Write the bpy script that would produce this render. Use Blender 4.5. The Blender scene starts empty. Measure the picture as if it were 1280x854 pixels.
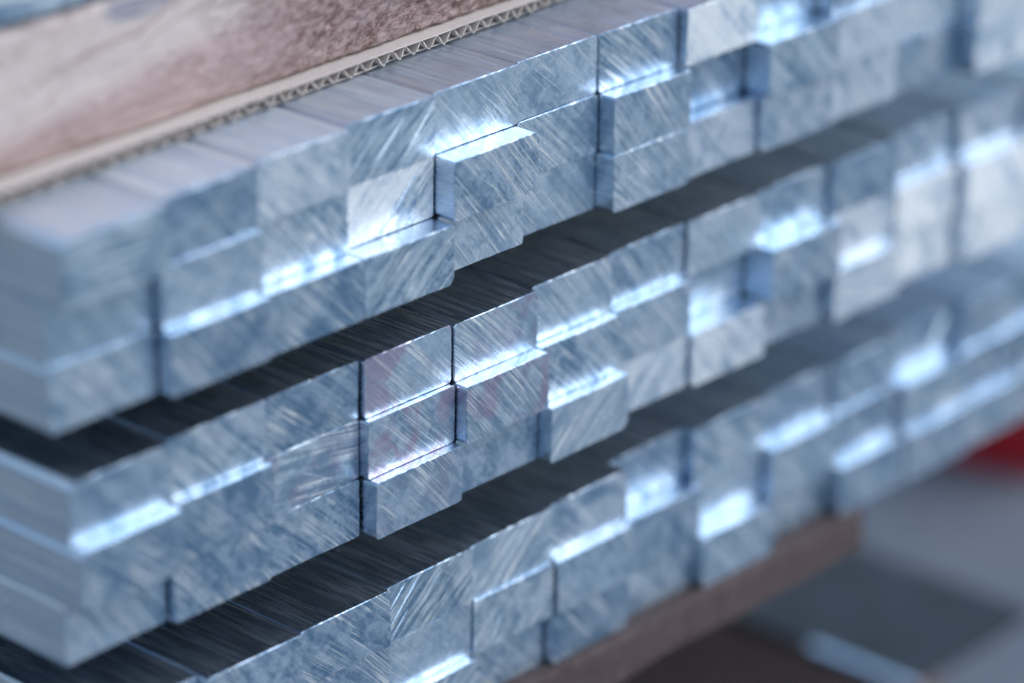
import bpy, bmesh, math, random
from mathutils import Matrix, Vector, noise as mnoise
R = math.radians
random.seed(11)
sc = bpy.context.scene
col = sc.collection
U = 0.04                      # one bar is 40 mm wide; every length below is in bar widths

# ------------------------------------------------------------------ camera
cam_d = bpy.data.cameras.new('camera'); cam = bpy.data.objects.new('camera', cam_d); col.objects.link(cam)
RM = ((0.6628492140241796, 0.28255279682286855, -0.6933937095724912),
      (-0.7486181052304647, 0.26766268037617025, -0.606570376835302),
      (0.014207462415028127, 0.9211517825746994, 0.3889441366963271))
cam.matrix_world = Matrix.Translation(Vector((-14.114287567683276, -16.52244607502868, 8.36939389195088)) * U) @ Matrix(RM).to_4x4()
cam_d.sensor_width = 36; cam_d.lens = 36 * 4284.815 / 1280
cam_d.clip_start = .05; cam_d.clip_end = 200
cam_d.dof.use_dof = True
cam_d.dof.focus_distance = 26.75 * U
cam_d.dof.aperture_fstop = 3.1
cam_d.dof.aperture_blades = 9
sc.camera = cam

# ------------------------------------------------------------------ light
w = bpy.data.worlds.new('World'); sc.world = w; w.use_nodes = True
wn = w.node_tree.nodes; wl = w.node_tree.links
bg = wn['Background']
sky = wn.new('ShaderNodeTexSky'); sky.sky_type = 'NISHITA'; sky.sun_disc = False
SUN_EL, SUN_AZ = R(43), R(134)          # azimuth measured from +Y towards +X
sky.sun_elevation = SUN_EL; sky.sun_rotation = SUN_AZ
sky.air_density = 1.6; sky.dust_density = 1.0; sky.ozone_density = 2.5
wl.new(sky.outputs[0], bg.inputs[0]); bg.inputs[1].default_value = 0.13
sd = bpy.data.lights.new('sun', 'SUN'); so = bpy.data.objects.new('sun', sd); col.objects.link(so)
sd.energy = 1.15; sd.angle = R(64); sd.color = (1, .965, .94)
dirv = Vector((math.sin(SUN_AZ) * math.cos(SUN_EL), math.cos(SUN_AZ) * math.cos(SUN_EL), math.sin(SUN_EL)))
so.rotation_euler = dirv.to_track_quat('Z', 'Y').to_euler()
sc.view_settings.view_transform = 'Standard'; sc.view_settings.look = 'None'
sc.view_settings.gamma = 1.0; sc.view_settings.exposure = 0.78
sc.view_settings.use_curve_mapping = False

# ------------------------------------------------------------------ node helper
class N:
    def __init__(s, name):
        s.m = bpy.data.materials.new(name); s.m.use_nodes = True
        s.t = s.m.node_tree; s.b = s.t.nodes['Principled BSDF']
    def add(s, kind, **kw):
        n = s.t.nodes.new('ShaderNode' + kind)
        for k, v in kw.items(): setattr(n, k, v)
        return n
    def link(s, a, b): s.t.links.new(a, b)
    def val(s, sock, v):
        if hasattr(v, 'is_linked') or isinstance(v, bpy.types.NodeSocket): s.link(v, sock)
        else: sock.default_value = v
    def math(s, op, a, b=0.0, c=0.0, clamp=False):
        n = s.add('Math', operation=op, use_clamp=clamp)
        s.val(n.inputs[0], a); s.val(n.inputs[1], b); s.val(n.inputs[2], c)
        return n.outputs[0]
    def vmath(s, op, a, b=(0, 0, 0)):
        n = s.add('VectorMath', operation=op); s.val(n.inputs[0], a); s.val(n.inputs[1], b)
        return n.outputs[0]
    def xyz(s, x, y, z):
        n = s.add('CombineXYZ'); s.val(n.inputs[0], x); s.val(n.inputs[1], y); s.val(n.inputs[2], z); return n.outputs[0]
    def sep(s, v):
        n = s.add('SeparateXYZ'); s.val(n.inputs[0], v); return n.outputs
    def noise(s, v, scale=1, detail=4, rough=.5, dist=0):
        n = s.add('TexNoise'); s.val(n.inputs['Vector'], v); n.inputs['Scale'].default_value = scale
        n.inputs['Detail'].default_value = detail; n.inputs['Roughness'].default_value = rough
        n.inputs['Distortion'].default_value = dist
        return n.outputs[0]
    def ramp(s, v, a, b, lo=0.0, hi=1.0):
        n = s.add('MapRange', interpolation_type='SMOOTHSTEP')
        s.val(n.inputs[0], v); n.inputs[1].default_value = a; n.inputs[2].default_value = b
        n.inputs[3].default_value = lo; n.inputs[4].default_value = hi
        return n.outputs[0]
    def mix(s, f, a, b):
        n = s.add('Mix', data_type='RGBA'); s.val(n.inputs[0], f)
        s.val(n.inputs[6], a if not isinstance(a, tuple) else (*a, 1) if len(a) == 3 else a)
        s.val(n.inputs[7], b if not isinstance(b, tuple) else (*b, 1) if len(b) == 3 else b)
        return n.outputs[2]
    def bump(s, h, dist, strength=1.0, normal=None):
        n = s.add('Bump'); s.val(n.inputs['Height'], h); n.inputs['Distance'].default_value = dist
        n.inputs['Strength'].default_value = strength
        if normal: s.link(normal, n.inputs['Normal'])
        return n.outputs[0]
    def set(s, **kw):
        for k, v in kw.items():
            k = k.replace('_', ' ')
            if isinstance(v, tuple) and len(v) == 3: v = (*v, 1)
            s.val(s.b.inputs[k], v)
        return s.m
    def objcoord(s, rnd=True, scale=1 / U):
        tc = s.add('TexCoord'); v = s.vmath('SCALE', tc.outputs['Object'])
        v.node.inputs['Scale'].default_value = scale
        if rnd:
            oi = s.add('ObjectInfo'); r = s.math('MULTIPLY', oi.outputs['Random'], 57.0)
            return v, r
        return v
    def attr(s, name):
        n = s.add('Attribute', attribute_type='OBJECT', attribute_name=name); return n.outputs['Fac']

# ------------------------------------------------------------------ materials
def mat_end():
    n = N('sawn_aluminium_end')
    v, r = n.objcoord()
    x, y, z = n.sep(v)
    ang = n.attr('saw_angle'); painted_flare = n.attr('painted_flare'); pink = n.attr('stain')
    flat = n.xyz(x, z, 0.0)
    rot = n.add('VectorRotate', rotation_type='Z_AXIS'); n.link(flat, rot.inputs['Vector'])
    n.link(ang, rot.inputs['Angle'])
    u, vv, _ = n.sep(rot.outputs[0])
    vv = n.math('MULTIPLY_ADD', n.math('MULTIPLY', u, u), 0.06, vv)          # the blade's arc
    wob = n.noise(n.xyz(u, vv, r), 2.0, 2)
    vv = n.math('MULTIPLY_ADD', wob, 0.03, vv)
    # fine grooves, mid grooves and single deep scratches
    fine = n.noise(n.xyz(n.math('MULTIPLY', u, 1.6), n.math('MULTIPLY', vv, 75.0), r), 1.0, 3, .6)
    mid = n.noise(n.xyz(n.math('MULTIPLY', u, 1.1), n.math('MULTIPLY', vv, 20.0), n.math('ADD', r, 3.1)), 1.0, 3, .55)
    lines = n.noise(n.xyz(n.math('MULTIPLY', u, 1.3), n.math('MULTIPLY', vv, 46.0), n.math('ADD', r, 9.7)), 1.0, 1, .4)
    hair = n.noise(n.xyz(n.math('MULTIPLY', u, .7), n.math('MULTIPLY', vv, 105.0), n.math('ADD', r, 17.7)), 1.0, 2, .5)
    patch = n.ramp(n.noise(n.xyz(x, z, n.math('ADD', r, 5.0)), 2.6, 2), .42, .62)
    patch2 = n.ramp(n.noise(n.xyz(x, z, n.math('ADD', r, 15.0)), 2.2, 3), .40, .60)
    lines = n.math('MULTIPLY', n.ramp(lines, .585, .63), patch)
    hair = n.math('MULTIPLY', n.ramp(hair, .55, .60), patch2)
    lines = n.math('MAXIMUM', lines, n.math('MULTIPLY', hair, .75))
    # blotchy oxide, water marks
    oi = n.add('ObjectInfo'); rnd = oi.outputs['Random']
    fs = n.math('MULTIPLY_ADD', rnd, 1.1, .45)
    saw = n.math('MULTIPLY_ADD', n.math('FRACT', n.math('MULTIPLY', rnd, 13.7)), 1.3, .35)
    lines = n.math('MULTIPLY', lines, n.math('MINIMUM', saw, 1.0))
    broad = n.noise(n.xyz(n.math('MULTIPLY', u, .5), n.math('MULTIPLY', vv, 9.0), n.math('ADD', r, 27.0)), 1.0, 2, .5)
    bx_ = n.math('MULTIPLY', x, fs); bz_ = n.math('MULTIPLY', z, fs)
    ox = n.noise(n.xyz(bx_, bz_, n.math('ADD', r, 1.0)), 4.0, 6, .62, 1.1)
    ox2 = n.noise(n.xyz(n.math('MULTIPLY', u, 4.0), n.math('MULTIPLY', vv, 9.0), n.math('ADD', r, 13.0)), 1.0, 5, .65, .6)
    grit = n.noise(n.xyz(x, z, n.math('ADD', r, 21.0)), 26.0, 3, .6, .4)
    mot = n.math('ADD', n.math('MULTIPLY', ox, .46), n.math('MULTIPLY', ox2, .30))
    mot = n.math('ADD', mot, n.math('MULTIPLY', grit, .20))
    mot = n.math('ADD', mot, n.math('MULTIPLY', n.math('SUBTRACT', n.math('MULTIPLY_ADD', broad, 1.3, mid), 1.15), n.math('MULTIPLY', saw, .22)))
    m = n.ramp(mot, .38, .60)
    c = n.mix(m, (.15, .28, .44), (.58, .74, .90))
    tone = n.attr('tone')
    c = n.mix(n.math('MAXIMUM', tone, 0.0), c, (.66, .82, .96)); c = n.mix(n.math('MAXIMUM', n.math('MULTIPLY', tone, -1.0), 0.0), c, (.16, .27, .42))
    c = n.mix(lines, c, (.88, .95, 1.0))
    c = n.mix(n.math('MULTIPLY', painted_flare, n.ramp(n.math('ADD', n.math('MULTIPLY', mot, .6), n.math('MULTIPLY', n.noise(n.xyz(x, z, n.math('ADD', r, 41.0)), 2.4, 3, .6, .8), .4)), .38, .53, .10, 1.0)), c, (.95, .97, 1.0))  # near-white flare of reflected light painted into the base colour
    pk = n.math('MULTIPLY', pink, n.ramp(n.noise(n.xyz(x, z, n.math('ADD', r, 31.0)), 2.3, 4, .6, .8), .44, .62))
    c = n.mix(n.math('MULTIPLY', pk, .6), c, (.45, .28, .42))
    rough = n.math('MULTIPLY_ADD', m, -.10, .36)
    rough = n.math('MULTIPLY_ADD', painted_flare, -.10, rough)
    rough = n.math('MULTIPLY_ADD', lines, .06, rough)
    h = n.math('MULTIPLY', n.math('MULTIPLY_ADD', broad, 1.2, n.math('MULTIPLY_ADD', mid, .45, n.math('MULTIPLY', fine, .28))), saw)
    h = n.math('MULTIPLY_ADD', lines, -.5, h)
    h = n.math('MULTIPLY_ADD', grit, .35, h)
    h = n.math('MULTIPLY_ADD', ox, 1.2, h)
    nb = n.bump(h, .0005, .38)
    return n.set(Base_Color=c, Metallic=n.math('MULTIPLY_ADD', painted_flare, -.55, .80), Roughness=rough, Normal=nb)

def mat_side():
    n = N('extruded_aluminium_side')
    v, r = n.objcoord()
    x, y, z = n.sep(v)
    nrm = n.add('TexCoord').outputs['Normal']
    dull = n.math('MAXIMUM', n.attr('dull'), n.math('MULTIPLY', n.attr('painted_flank_light'), n.math('LESS_THAN', n.sep(nrm)[0], -.6)))  # left flanks paled in colour to stand in for light reflected there
    def streak(s, ys, off, d=3):
        return n.noise(n.xyz(n.math('MULTIPLY', x, s), n.math('MULTIPLY', y, ys), n.math('ADD', n.math('MULTIPLY', z, s), n.math('ADD', r, off))), 1.0, d, .6)
    s1 = streak(70, .3, 0); s2 = streak(16, .25, 4.0); s3 = streak(34, 1.4, 8.0, 2)
    cl = n.noise(n.xyz(x, y, n.math('ADD', z, r)), 1.7, 5, .6, .5)
    k = n.ramp(n.math('ADD', n.math('MULTIPLY', s2, .5), n.math('MULTIPLY', cl, .5)), .36, .64)
    c = n.mix(k, (.58, .68, .80), (.84, .89, .95))
    c = n.mix(n.math('MULTIPLY', dull, n.ramp(cl, .36, .60, .70, .95)), c, (.72, .74, .77))
    bright = n.ramp(s3, .66, .76)
    c = n.mix(n.math('MULTIPLY', bright, .6), c, (.96, .97, .98))
    # dust and tiny chips
    vo = n.add('TexVoronoi'); n.val(vo.inputs['Vector'], n.xyz(x, y, n.math('ADD', z, r))); vo.inputs['Scale'].default_value = 9.0
    dots = n.math('LESS_THAN', vo.outputs['Distance'], n.math('MULTIPLY', n.sep(vo.outputs['Color'])[0], .16))
    dots = n.math('MULTIPLY', dots, n.math('GREATER_THAN', n.sep(vo.outputs['Color'])[1], n.math('MULTIPLY_ADD', dull, -.45, .62)))
    dots = n.math('MULTIPLY', dots, n.ramp(n.noise(n.xyz(x, y, r), 1.2, 2), .45, .6))
    c = n.mix(n.math('MULTIPLY', dots, .8), c, (.93, .94, .95))
    rough = n.math('MULTIPLY_ADD', cl, .16, .10)
    rough = n.math('MULTIPLY_ADD', n.ramp(s3, .40, .70), .16, n.math('ADD', rough, .04))
    c = n.mix(n.ramp(s2, .42, .60, 0, .40), c, (.26, .42, .64))
    rough = n.math('MAXIMUM', rough, n.math('MULTIPLY', dots, .6))
    h = n.math('MULTIPLY_ADD', s2, 1.0, n.math('MULTIPLY', s1, .35))
    h = n.math('MULTIPLY_ADD', dots, .8, h)
    return n.set(Base_Color=c, Metallic=n.math('SUBTRACT', .99, n.math('MULTIPLY', dull, .38)), Roughness=n.math('MULTIPLY_ADD', dull, .16, rough), Normal=n.bump(h, .0003, .8))

def mat_wood(name, pale, pink, dark, fuzz=1.0, split=True):
    n = N(name)
    v = n.objcoord(False)
    x, y, z = n.sep(v)
    warp = n.noise(n.xyz(n.math('MULTIPLY', x, .55), y, n.math('MULTIPLY', z, 1.6)), 1.0, 3, .5)
    g = n.math('MULTIPLY_ADD', warp, 2.2, n.math('MULTIPLY', n.math('SUBTRACT', z, n.math('MULTIPLY', x, .11)), 2.0))
    rings = n.noise(n.xyz(n.math('MULTIPLY', x, .25), n.math('MULTIPLY', y, .5), n.math('MULTIPLY', g, 9.0)), 1.0, 4, .6)
    fib = n.noise(n.xyz(n.math('MULTIPLY', x, 3.0), n.math('MULTIPLY', y, 30.0), n.math('MULTIPLY', z, 34.0)), 1.0, 4, .65, .5)
    tang = n.noise(n.xyz(n.math('MULTIPLY', x, 6.5), n.math('MULTIPLY', y, 9.0), n.math('MULTIPLY', n.math('MULTIPLY_ADD', x, -.3, z), 17.0)), 1.0, 6, .70, 1.0)
    right = n.ramp(x, 2.6, 3.8)
    if split:
        b = n.math('SUBTRACT', z, n.math('MULTIPLY_ADD', x, .14, .16))
        b = n.math('ADD', b, n.math('MULTIPLY', n.math('SUBTRACT', warp, .5), .22))
        sap = n.ramp(b, -.16, .14)
        sap = n.math('MULTIPLY', sap, n.math('SUBTRACT', 1.0, n.math('MULTIPLY', right, .75)))
    else:
        sap = n.ramp(rings, .4, .65)
    c = n.mix(sap, pink, pale)
    c = n.mix(n.ramp(rings, .48, .66, 0, .42), c, dark)
    c = n.mix(n.ramp(fib, .52, .72, 0, .25), c, pale)
    k = n.math('MULTIPLY', n.ramp(tang, .50, .58), n.math('MULTIPLY_ADD', right, .85, .03))
    c = n.mix(n.math('MULTIPLY', k, .8), c, dark)
    if split:      # grey knot near the upper edge
        dx = n.math('MULTIPLY', n.math('SUBTRACT', x, 1.95), 1.15); dz = n.math('MULTIPLY', n.math('SUBTRACT', z, .93), 4.2)
        d = n.math('SQRT', n.math('ADD', n.math('MULTIPLY', dx, dx), n.math('MULTIPLY', dz, dz)))
        d = n.math('MULTIPLY_ADD', n.math('SUBTRACT', tang, .5), .5, d)
        kn = n.ramp(d, .50, .34)
        kc = n.mix(n.ramp(n.noise(n.xyz(n.math('MULTIPLY', x, 2.0), y, n.math('MULTIPLY', z, 22.0)), 1.0, 3), .4, .6), (.20, .21, .27), (.42, .38, .42))
        c = n.mix(n.math('MULTIPLY', kn, .9), c, kc)
    h = n.math('MULTIPLY_ADD', tang, n.math('MULTIPLY_ADD', right, 1.6, .35), n.math('MULTIPLY', fib, .6))
    h = n.math('MULTIPLY_ADD', rings, .5, h)
    return n.set(Base_Color=c, Roughness=.85, Normal=n.bump(h, .0016 * fuzz, .9), Specular_IOR_Level=.25)

def mat_card():
    n = N('brown_cardboard')
    v = n.objcoord(False); x, y, z = n.sep(v)
    f = n.noise(n.xyz(n.math('MULTIPLY', x, 12.0), n.math('MULTIPLY', y, 30.0), z), 1.0, 4, .6)
    g = n.noise(v, 2.0, 3)
    c = n.mix(f, (.50, .43, .39), (.64, .57, .52)); c = n.mix(n.math('MULTIPLY', g, .4), c, (.40, .35, .33))
    return n.set(Base_Color=c, Roughness=.9, Normal=n.bump(f, .0003, .5), Specular_IOR_Level=.2)

def mat_floor():
    n = N('concrete_floor')
    v = n.objcoord(False, 1.0)
    a = n.noise(v, 3.0, 6, .6); b = n.noise(v, 60.0, 4, .6)
    c = n.mix(n.ramp(a, .35, .65), (.055, .075, .11), (.11, .125, .15))
    c = n.mix(n.ramp(b, .4, .7, 0, .4), c, (.19, .21, .24))
    return n.set(Base_Color=c, Roughness=.75, Normal=n.bump(b, .002, .5))

def mat_plain(name, ca, cb, rough, metal=0.0, sc_=2.0):
    n = N(name); v, r = n.objcoord()
    x, y, z = n.sep(v)
    a = n.noise(n.xyz(x, y, n.math('ADD', z, r)), sc_, 5, .6)
    f = n.noise(n.xyz(x, y, n.math('ADD', z, r)), sc_ * 9, 3, .6)
    c = n.mix(n.ramp(a, .38, .62), ca, cb)
    return n.set(Base_Color=c, Metallic=metal, Roughness=n.math('MULTIPLY_ADD', f, .2, rough - .1), Normal=n.bump(f, .0004, .4))

M_END = mat_end(); M_SIDE = mat_side()
M_WOOD = mat_wood('rough_sawn_pine', (.60, .515, .50), (.46, .34, .335), (.15, .07, .06))
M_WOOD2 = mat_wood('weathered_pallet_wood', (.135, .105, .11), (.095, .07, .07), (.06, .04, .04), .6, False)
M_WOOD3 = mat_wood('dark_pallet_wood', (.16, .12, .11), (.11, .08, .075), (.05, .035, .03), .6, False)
M_CARD = mat_card(); M_FLOOR = mat_floor()
M_STEEL = mat_plain('dark_blue_steel', (.008, .012, .02), (.018, .026, .04), .55, .3)
M_RED = mat_plain('red_painted_sheet', (.42, .012, .02), (.55, .02, .03), .45)
M_BLACK = mat_plain('black_rubber', (.02, .02, .022), (.035, .035, .04), .7)

# ------------------------------------------------------------------ mesh helpers
def link(name, bm, mats, parent=None, loc=(0, 0, 0), smooth=False):
    me = bpy.data.meshes.new(name); bm.to_mesh(me); bm.free()
    for m in (mats if isinstance(mats, (list, tuple)) else [mats]): me.materials.append(m)
    if smooth:
        for p in me.polygons: p.use_smooth = True
    o = bpy.data.objects.new(name, me); col.objects.link(o); o.location = loc
    if parent: o.parent = parent
    return o
def tag(o, label, cat, group=None):
    o['label'] = label; o['category'] = cat
    if group: o['group'] = group
def struct(o): o['kind'] = 'structure'; return o
def empty(name, loc=(0, 0, 0), rz=0):
    e = bpy.data.objects.new(name, None); col.objects.link(e); e.location = loc; e.rotation_euler.z = rz
    e.empty_display_size = .01
    return e
def box(bm, x0, x1, y0, y1, z0, z1, bev=0.0, seg=2):
    vs = [bm.verts.new((x, y, z)) for x in (x0, x1) for y in (y0, y1) for z in (z0, z1)]
    fs = [(0, 1, 3, 2), (4, 6, 7, 5), (0, 4, 5, 1), (2, 3, 7, 6), (0, 2, 6, 4), (1, 5, 7, 3)]
    ff = [bm.faces.new([vs[i] for i in f]) for f in fs]
    if bev:
        es = list({e for f in ff for e in f.edges})
        bmesh.ops.bevel(bm, geom=es, offset=bev, segments=seg, profile=.6, affect='EDGES')
    return ff

# ------------------------------------------------------------------ one aluminium flat bar
BW, BH, LEN = .985, .490, 42.0
def make_bar(seed, chip=None, strokes=(), length=LEN):
    rnd = random.Random(seed)
    r = .018 + rnd.random() * .016                     # rolled long edges
    x0, x1, z0, z1 = 0, BW, -BH, 0
    prof = []
    corner = {}
    for (cx, cz, a0, key) in ((x0, z1, 180, 'TL'), (x0, z0, 270, 'BL'), (x1, z0, 0, 'BR'), (x1, z1, 90, 'TR')):
        rr = r
        if chip and key in chip: rr = chip[key]
        ox = cx + rr if cx == x0 else cx - rr
        oz = cz - rr if cz == z1 else cz + rr
        a_s = {'TL': 90, 'BL': 180, 'BR': 270, 'TR': 0}[key]
        seg = 3 if rr == r else 1
        for k in range(seg + 1):
            a = R(a_s + 90 * k / seg)
            prof.append((ox + rr * math.cos(a), oz + rr * math.sin(a)))
    # subdivide the long straight runs so that burrs can wander
    P = []
    m = len(prof)
    for i in range(m):
        a, b = prof[i], prof[(i + 1) % m]
        L = math.hypot(b[0] - a[0], b[1] - a[1]); k = max(1, int(L / .045))
        for j in range(k): P.append((a[0] + (b[0] - a[0]) * j / k, a[1] + (b[1] - a[1]) * j / k))
    # order so that normals face out (profile runs anticlockwise seen from the front, -Y)
    tx, tz = rnd.uniform(-.012, .012), rnd.uniform(-.02, .02)   # the cut is never quite square
    cx, cz = BW / 2, -BH / 2
    eb = .006
    bm = bmesh.new()
    rings = []
    for (inset, y) in ((0, length), (0, eb * 1.2), (eb, 0.0)):
        ring = []
        for i, (x, z) in enumerate(P):
            nse = mnoise.noise(Vector((x * 14 + seed * 3.1, z * 14, 2.0)))
            ins = inset * (1 + 1.3 * nse)
            dx, dz = cx - x, cz - z
            k = ins / max(abs(dx), abs(dz), .05)
            ti = tx * (x - cx) + tz * (z - cz) if y < 1 else 0
            yy = y + ti + (nse * .004 if y and y < 1 else 0)
            ring.append(bm.verts.new((x + dx * k * .8, yy, z + dz * k * .8)))
        rings.append(ring)
    n = len(P)
    for a in range(2):
        for i in range(n):
            f = bm.faces.new((rings[a][i], rings[a][(i + 1) % n], rings[a + 1][(i + 1) % n], rings[a + 1][i]))
            f.material_index = 0 if a == 0 else 1
            i2 = (i + 1) % n
            f.smooth = False
    f = bm.faces.new(rings[2]); f.material_index = 1
    f = bm.faces.new(list(reversed(rings[0]))); f.material_index = 1
    # single deep saw strokes: shallow ridges ploughed up on the cut face
    for (xa, za, xb, zb, wd) in strokes:
        d = Vector((xb - xa, zb - za)).normalized(); nn = Vector((-d.y, d.x)) * wd / 2
        y0 = lambda x, z: tx * (x - cx) + tz * (z - cz)
        K = 8
        prev = None
        for k in range(K + 1):
            t = k / K; x = xa + (xb - xa) * t; z = za + (zb - za) * t
            s = math.sin(math.pi * min(max(t, .04), .96)) ** .5 * rnd.uniform(.7, 1.1)
            a = bm.verts.new((x + nn.x * s, y0(x, z) + .001, z + nn.y * s))
            b = bm.verts.new((x - nn.x * s * .4, y0(x, z) - wd * .42 * s, z - nn.y * s * .4))
            c = bm.verts.new((x - nn.x * s, y0(x, z) + .001, z - nn.y * s))
            if prev:
                for p, q in ((0, 1), (1, 2)):
                    f = bm.faces.new((prev[p], prev[q], (a, b, c)[q], (a, b, c)[p])); f.material_index = 2
            prev = (a, b, c)
    bmesh.ops.recalc_face_normals(bm, faces=bm.faces)
    bmesh.ops.scale(bm, vec=(U, U, U), verts=bm.verts)
    return bm

H = .49387
BUN = {'top': (0.0, 0.0), 'middle': (.1226, -1.8965), 'lowest': (.3488, -3.8913)}
# how far each bar stands out of the stack, per layer (upper, middle, bottom) and column from the left
OUT = {
 'top':    [[.15, .02, -.04, -.12, -.155, -.20, -.185, -.10, -.27, -.10, -.14, .10, .02, .06],
            [-.06, .04, -.07, -.13, .07, -.18, -.02, -.26, .02, -.05, -.12, .10, -.04, .05],
            [-.03, .12, .085, .09, -.09, -.20, -.01, -.09, -.03, -.08, -.10, .09, .03, 0]],
 'middle': [[-.02, -.07, -.09, -.05, -.03, -.09, -.13, -.10, -.13, -.08, -.16, -.10, -.05, .03],
            [.09, .00, -.085, .00, .11, .02, -.04, -.26, .06, -.09, -.07, .03, 0, -.05],
            [-.12, -.05, -.08, .08, -.01, .13, -.06, .00, -.12, .01, -.10, .02, -.04, .04]],
 'lowest': [[-.06, .05, .03, .00, -.02, -.05, -.24, -.12, -.14, -.10, -.17, -.08, -.10, 0],
            [.03, .02, .02, -.01, .01, .04, -.02, -.13, -.01, -.07, .01, -.03, 0, .03],
            [.00, -.04, .02, .07, -.10, .00, -.10, .03, -.12, .04, .07, .04, .05, -.03]]}
PAINTED_FLARE = {('top', 0, 2): .35, ('top', 1, 3): .7, ('top', 0, 7): .8, ('top', 2, 8): .3, ('top', 1, 9): .4, ('top', 2, 9): .4, ('top', 0, 10): .45, ('top', 1, 10): .3,  # bar ends whose bright flare is painted into the end colour
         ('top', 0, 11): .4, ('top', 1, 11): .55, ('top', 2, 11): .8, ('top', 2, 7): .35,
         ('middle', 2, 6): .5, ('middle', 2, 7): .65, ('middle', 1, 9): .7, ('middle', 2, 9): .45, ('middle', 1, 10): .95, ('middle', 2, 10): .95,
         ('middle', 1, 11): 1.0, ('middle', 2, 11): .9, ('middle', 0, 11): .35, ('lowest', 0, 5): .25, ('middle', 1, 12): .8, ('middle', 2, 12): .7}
STAIN = {('middle', 0, 3): .8, ('middle', 1, 3): 1.0, ('middle', 0, 4): .6, ('middle', 1, 4): .8, ('middle', 2, 3): .25, ('middle', 1, 2): .4}
SLASH = {('top', 0, 3), ('top', 2, 3), ('top', 1, 3), ('lowest', 0, 3), ('lowest', 1, 4), ('middle', 2, 5), ('lowest', 0, 4), ('lowest', 2, 3), ('middle', 2, 6), ('lowest', 2, 2)}
STROKES = {('top', 0, 3): [(.30, -.40, .66, -.07, .020), (.62, -.43, 1.0 - .04, -.06, .022), (.10, -.36, .38, -.10, .010), (.20, -.06, .62, -.42, .006)],
           ('lowest', 0, 3): [(.02, -.20, .20, -.02, .016), (.03, -.34, .36, -.015, .020), (.03, -.46, .22, -.27, .010), (.36, -.30, .60, -.06, .007), (.56, -.02, .80, -.20, .006)],
           ('top', 1, 3): [(.45, -.42, .78, -.08, .018)],
           ('top', 1, 4): [(.30, -.02, .86, -.47, .008), (.42, -.02, .93, -.42, .007), (.16, -.10, .62, -.46, .008), (.90, -.02, .985, -.10, .008), (.08, -.22, .36, -.46, .006), (.55, -.02, .97, -.34, .006)],
           ('top', 0, 4): [(.10, -.10, .45, -.42, .009), (.45, -.05, .86, -.40, .008), (.52, -.03, .95, -.37, .007), (.2, -.15, .52, -.46, .006)],
           ('top', 0, 5): [(.12, -.03, .62, -.42, .008), (.22, -.03, .56, -.30, .006), (.45, -.06, .92, -.44, .008)],
           ('middle', 0, 3): [(.25, -.05, .70, -.40, .006), (.45, -.04, .86, -.36, .005), (.12, -.14, .50, -.46, .005)],
           ('middle', 1, 4): [(.05, -.08, .45, -.42, .008), (.14, -.06, .60, -.44, .007)],
           ('lowest', 0, 10): [(.55, -.42, .85, -.08, .05)],
           ('lowest', 1, 4): [(.20, -.44, .34, -.22, .012)],
           ('middle', 1, 2): [(.30, -.2, .80, -.46, .006)]}
CHIP = {('top', 0, 0): {'TL': .055}, ('top', 0, 1): {'TL': .06}, ('top', 0, 2): {'TL': .055}, ('top', 0, 3): {'TL': .045}, ('middle', 0, 0): {'TL': .05}, ('top', 1, 0): {'TL': .05}, ('top', 2, 0): {'TL': .05}, ('middle', 1, 0): {'TL': .05}, ('top', 1, 4): {'BR': .12, 'TR': .05}, ('top', 2, 3): {'BR': .05}, ('middle', 2, 5): {'BR': .05}}
LAY = ['upper', 'middle', 'bottom']
ORD = ['at the left corner', 'second from left corner', 'third from left corner', 'fourth from left corner', 'fifth from left corner', 'sixth from left corner',
       'seventh from left corner', 'eighth from left corner', 'ninth from left corner', 'tenth from left corner', 'eleventh from left corner',
       'twelfth from left corner', 'thirteenth from left corner', 'fourteenth from left corner']
def look(b, l, c):
    k = (b, l, c); p = OUT[b][l][c]
    nb = [OUT[b][l][i] for i in (c - 1, c + 1) if 0 <= i < 14]
    d = p - sum(nb) / len(nb)
    if STAIN.get(k, 0) >= .6: return 'pink-stained'
    if PAINTED_FLARE.get(k, 0) >= .8: return 'glare-painted white'
    if STROKES.get(k) and k in SLASH: return 'deeply scored'
    if d > .06: return 'protruding'
    if d < -.06: return 'recessed'
    return 'grey'
seed = 0
for b, (bx, bz) in BUN.items():
    for l in range(3):
        for c in range(14):
            seed += 1
            k = (b, l, c)
            rr = random.Random(seed * 7)
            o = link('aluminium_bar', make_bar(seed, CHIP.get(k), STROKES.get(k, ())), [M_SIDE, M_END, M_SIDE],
                     loc=((bx + c + rr.uniform(-.002, .008)) * U, -OUT[b][l][c] * U, (bz - H * l + rr.uniform(-.002, .002)) * U))
            ang = R(42 + rr.uniform(-7, 7))
            if k in SLASH: ang = -R(42 + rr.uniform(-6, 6))
            elif rr.random() < .10 and c not in (3, 4, 5): ang = R(rr.uniform(-25, 15))
            o['saw_angle'] = ang
            o['painted_flare'] = PAINTED_FLARE.get(k, max(0.0, rr.uniform(-.12, .14)))
            o['stain'] = STAIN.get(k, 0.0)
            o['tone'] = rr.uniform(-.3, .38)
            o['painted_flank_light'] = .75 if c == 0 else 0.0  # leftmost column: brightness of the left side painted into its colour
            o['dull'] = (.8 if c == 0 else 1.0 if c < 3 else .7 if c < 4 else .4) if b == 'top' and l == 0 else 0.0
            st = b + ' stack'
            tag(o, '%s aluminium bar end, %s layer of the %s, %s' % (look(b, l, c), LAY[l], st, ORD[c]),
                'metal bar', 'flat aluminium bars in the %s' % st)

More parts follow.
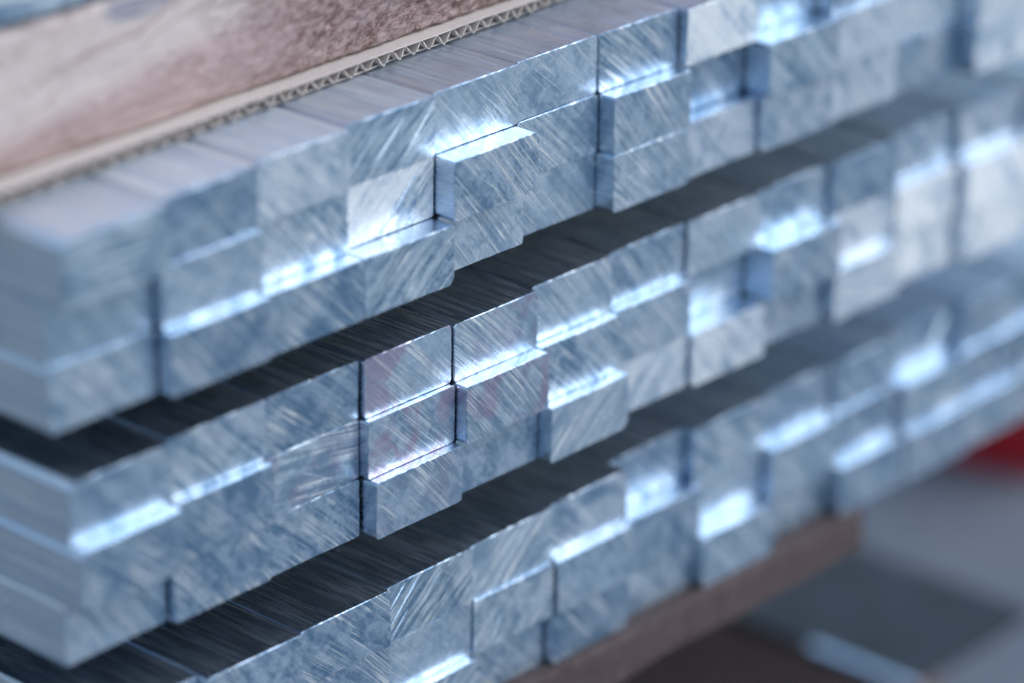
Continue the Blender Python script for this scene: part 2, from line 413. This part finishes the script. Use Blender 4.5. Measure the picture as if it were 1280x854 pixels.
# bars of the next bundle, lying on the timber
for c in range(5):
    o = link('aluminium_bar', make_bar(900 + c), [M_SIDE, M_END, M_SIDE], loc=((.30 + c) * U, (.83 + .03 * (c % 2)) * U, (1.215 + BH) * U))
    o['saw_angle'] = R(4); o['painted_flare'] = 0.0; o['stain'] = 0.0; o['dull'] = .5; o['tone'] = -.8
    tag(o, 'dark blue-grey bar lying on the pink timber, %s' % ORD[c].replace('left corner', 'its left corner'), 'metal bar', 'bars on top of the timber')

# ------------------------------------------------------------------ cardboard sheet on the top stack
sheet = empty('cardboard_sheet', (-.6 * U, .585 * U, .022 * U), R(2.9))
tag(sheet, 'corrugated cardboard sheet with open fluted edge lying between timber and top stack', 'cardboard')
def wavy_sheet(z0, th, amp, ph, x1=15.0, depth=6.0, lip=0.0):
    bm = bmesh.new(); K = 220; prev = None
    for i in range(K + 1):
        x = x1 * i / K
        dz = amp * mnoise.noise(Vector((x * 1.7 + ph, 0, 0))); dy = .02 * mnoise.noise(Vector((x * 1.3 + ph, 5, 0))) + .004 * mnoise.noise(Vector((x * 20, ph, 0)))
        vs = [bm.verts.new((x, y, z)) for y, z in ((dy + lip, z0 + dz), (depth, z0), (depth, z0 + th), (dy + lip, z0 + th + dz))]
        if prev:
            for a in range(4): bm.faces.new((prev[a], prev[(a + 1) % 4], vs[(a + 1) % 4], vs[a]))
        else: bm.faces.new(vs)
        prev = vs
    bm.faces.new(list(reversed(prev)))
    bmesh.ops.recalc_face_normals(bm, faces=bm.faces)
    bmesh.ops.scale(bm, vec=(U, U, U), verts=bm.verts)
    return bm
link('bottom_liner', wavy_sheet(0, .008, .006, 3.0, lip=.035), M_CARD, sheet)
link('top_liner', wavy_sheet(.100, .009, .004, 9.0, lip=-.006), M_CARD, sheet)
bm = bmesh.new(); prev = None; pitch = .185; K = int(15 / pitch * 12)
for i in range(K + 1):
    x = 15.0 * i / K
    ph = x / pitch * 2 * math.pi + 2.2 * mnoise.noise(Vector((x * .9, 1, 0))) + .9 * mnoise.noise(Vector((x * 3.1, 4, 0)))
    s = math.sin(ph); s = math.copysign(abs(s) ** .95, s)
    z = .054 + s * .044 * (1 + .16 * mnoise.noise(Vector((x * 4, 2, 0)))) + .010 * mnoise.noise(Vector((x * 11, 3, 0)))
    dy = .030 * mnoise.noise(Vector((x * 6, 8, 0)))
    nx = -math.cos(ph) * .009
    vs = [bm.verts.new(p) for p in ((x + nx, dy, z - .004), (x + nx, 6.0, z - .004), (x - nx, 6.0, z + .004), (x - nx, dy, z + .004))]
    if prev:
        for a in range(4): bm.faces.new((prev[a], prev[(a + 1) % 4], vs[(a + 1) % 4], vs[a]))
    prev = vs
bmesh.ops.recalc_face_normals(bm, faces=bm.faces)
bmesh.ops.scale(bm, vec=(U, U, U), verts=bm.verts)
link('fluting', bm, M_CARD, sheet)

# ------------------------------------------------------------------ timber on the cardboard
def rough_timber(L, D, Hh, nx, nz, amp, seed):
    """a beam with a finely divided, torn front face; long axis X, front at y=0"""
    bm = bmesh.new()
    grid = []
    for i in range(nx + 1):
        row = []
        x = L * i / nx
        for j in range(nz + 1):
            z = Hh * j / nz
            fz = min(max((x - 3.0) / 1.2, .18), 1.0)
            d = amp * fz * (mnoise.noise(Vector((x * 9 + seed, z * 16, 0))) + .7 * mnoise.noise(Vector((x * 24 + seed, z * 40, 3))))
            d += amp * .8 * mnoise.noise(Vector((x * 1.3, z * 5 + seed, 7)))
            e = .035 * max(0, 1 - j / 2.0) ** 2 + .045 * max(0, 1 - (nz - j) / 3.0) ** 2
            wz = (.012 * mnoise.noise(Vector((x * 3 + seed, 0, 1))) if j == nz else 0)
            row.append(bm.verts.new((x, d + e, z + wz)))
        grid.append(row)
    for i in range(nx):
        for j in range(nz):
            f = bm.faces.new((grid[i][j], grid[i + 1][j], grid[i + 1][j + 1], grid[i][j + 1])); f.smooth = True
    top = [bm.verts.new((L * i / nx, D, Hh)) for i in range(nx + 1)]
    bot = [bm.verts.new((L * i / nx, D, 0)) for i in range(nx + 1)]
    for i in range(nx):
        bm.faces.new((grid[i][nz], grid[i + 1][nz], top[i + 1], top[i]))
        bm.faces.new((top[i], top[i + 1], bot[i + 1], bot[i]))
        bm.faces.new((bot[i], bot[i + 1], grid[i + 1][0], grid[i][0]))
    bm.faces.new([bot[0]] + grid[0] + [top[0]]); bm.faces.new([top[nx]] + list(reversed(grid[nx])) + [bot[nx]])
    bmesh.ops.recalc_face_normals(bm, faces=bm.faces)
    bmesh.ops.scale(bm, vec=(U, U, U), verts=bm.verts)
    return bm
tim = link('timber_beam', rough_timber(15, 1.9, 1.015, 900, 60, .022, 4.0), M_WOOD, loc=(-.25 * U,   .79 * U, .137 * U)); tim.rotation_euler.z = R(2.2)
tag(tim, 'rough sawn pinkish timber beam with grey knot lying on the cardboard sheet', 'timber')
# torn fibres standing off the sawn face
bm = bmesh.new(); rf = random.Random(5)
def strand(bm, p, d, L, wd, curl):
    prev = None
    for k in range(6):
        t = k / 5
        q = Vector(p) + Vector(d) * L * t + Vector((curl[0], curl[1], curl[2])) * (t * t) * L
        r_ = wd * (1 - .75 * t)
        vs = [bm.verts.new(q + Vector((0, math.cos(a) * r_, math.sin(a) * r_))) for a in (0, 2.1, 4.2)]
        if prev:
            for a in range(3): bm.faces.new((prev[a], prev[(a + 1) % 3], vs[(a + 1) % 3], vs[a]))
        prev = vs
for i in range(1500):
    x = rf.uniform(2.6, 7.2) if i % 6 else rf.uniform(.3, 3.0); z = rf.uniform(.04, .98)
    a = rf.uniform(-.9, .9)
    s = rf.choice((-1, 1))
    strand(bm, (x, .0, z), (s * math.cos(a), -.10, math.sin(a)), rf.uniform(.03, .13), rf.uniform(.0018, .0042), (rf.uniform(-.3, .3), -.1, rf.uniform(-.5, .5)))
strand(bm, (1.02, .0, .93), (-.85, -.15, .25), .17, .012, (0, -.2, .9))
strand(bm, (.95, .0, .95), (.9, -.1, -.12), .22, .010, (0, 0, -.2))
bmesh.ops.scale(bm, vec=(U, U, U), verts=bm.verts)
fb = link('torn_fibres', bm, M_WOOD, tim); fb['kind'] = 'stuff'

# ------------------------------------------------------------------ timbers between and under the stacks
def beam(name, x0, x1, y0, y1, z0, z1, m, label, cat='timber', rz=0):
    bm = bmesh.new()
    box(bm, x0, x1, y0, y1, z0, z1, .03, 2)
    bmesh.ops.scale(bm, vec=(U, U, U), verts=bm.verts)
    o = link(name, bm, m); tag(o, label, cat); return o
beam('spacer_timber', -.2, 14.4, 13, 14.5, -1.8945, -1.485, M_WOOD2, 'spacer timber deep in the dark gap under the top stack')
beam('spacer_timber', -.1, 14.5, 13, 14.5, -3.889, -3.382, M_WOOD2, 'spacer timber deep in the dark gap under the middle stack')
zC = -5.3729 - .004
def under_plank():
    bm = bmesh.new(); K = 60; prev = None
    for i in range(K + 1):
        x = .2 + 9.45 * i / K
        d = .05 * mnoise.noise(Vector((x * .9, 3, 0))) + .015 * mnoise.noise(Vector((x * 6, 3, 0)))
        zb = zC - .42 + .05 * mnoise.noise(Vector((x * .8, 9, 0)))
        vs = [bm.verts.new(p) for p in ((x, -.10 + d, zC - .03), (x, -.12 + d, zb + .03), (x, -.07 + d, zb), (x, 2.6, zb), (x, 2.6, zC), (x, -.06 + d, zC))]
        if prev:
            for a in range(6): bm.faces.new((prev[a], prev[(a + 1) % 6], vs[(a + 1) % 6], vs[a]))
        else: bm.faces.new(vs)
        prev = vs
    bm.faces.new(list(reversed(prev)))
    bmesh.ops.recalc_face_normals(bm, faces=bm.faces)
    bmesh.ops.scale(bm, vec=(U, U, U), verts=bm.verts)
    return bm
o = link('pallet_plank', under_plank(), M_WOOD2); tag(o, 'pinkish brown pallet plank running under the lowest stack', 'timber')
FL = -10.9
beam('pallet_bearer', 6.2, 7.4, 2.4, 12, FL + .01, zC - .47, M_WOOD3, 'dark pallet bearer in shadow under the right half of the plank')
beam('floor_timber', 12.95, 14.0, 1.75, 14, FL + .01, -9.125, M_WOOD, 'brown timber on the floor carrying the steel flat')
beam('floor_timber', 14.2, 14.8, 5.0, 14, FL + .01, -9.125, M_WOOD3, 'second timber under the steel flat, on the side away from the stacks')
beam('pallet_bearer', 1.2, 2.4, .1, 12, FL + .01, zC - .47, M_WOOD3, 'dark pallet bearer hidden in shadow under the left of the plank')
# steel flats lying on the bearers, pushed out to the front
beam('steel_flat', 12.75, 15.1, 1.35, 14, -9.12, -9.0, M_STEEL, 'dark blue steel flat with bright edge, low behind the plank', 'metal bar')

beam('edge_highlight_strip', 12.62, 12.78, 1.2, 2.6, -8.996, -8.94, M_SIDE, 'added bright strip as the highlight along the left edge of the steel flat', 'metal bar')  # added strip that stands in for the highlight on the flat's edge

# red bin on the floor behind
rb = empty('red_bin', (22.6 * U, 6.4 * U, FL * U), R(12))
tag(rb, 'blurred red metal bin on the floor past the lowest stack', 'bin')
bm = bmesh.new()
def shell(bm, w0, w1, h, t):
    ro = []
    for (ww, z) in ((w0, 0), (w1, h), (w1 + .06, h), (w1 + .06, h + .08), (w1 - t, h + .08), (w0 - t, .08)):
        ro.append([bm.verts.new((sx * ww, sy * ww * .7, z)) for sx, sy in ((-1, -1), (1, -1), (1, 1), (-1, 1))])
    for a in range(5):
        for i in range(4): bm.faces.new((ro[a][i], ro[a][(i + 1) % 4], ro[a + 1][(i + 1) % 4], ro[a + 1][i]))
    bm.faces.new(list(reversed(ro[0]))); bm.faces.new(ro[5])
shell(bm, 1.3, 1.6, 1.9, .08)
bmesh.ops.scale(bm, vec=(U, U, U), verts=bm.verts)
link('body', bm, M_RED, rb)
for s in (-1, 1):
    bm = bmesh.new(); box(bm, s * 1.56 - .05, s * 1.56 + .05, -.4, .4, 1.4, 1.55, .03)
    bmesh.ops.scale(bm, vec=(U, U, U), verts=bm.verts); link('handle', bm, M_BLACK, rb)

# floor
bm = bmesh.new(); box(bm, -1500, 1500, -1500, 1500, FL - 1, FL)
bmesh.ops.scale(bm, vec=(U, U, U), verts=bm.verts)
struct(link('floor', bm, M_FLOOR))
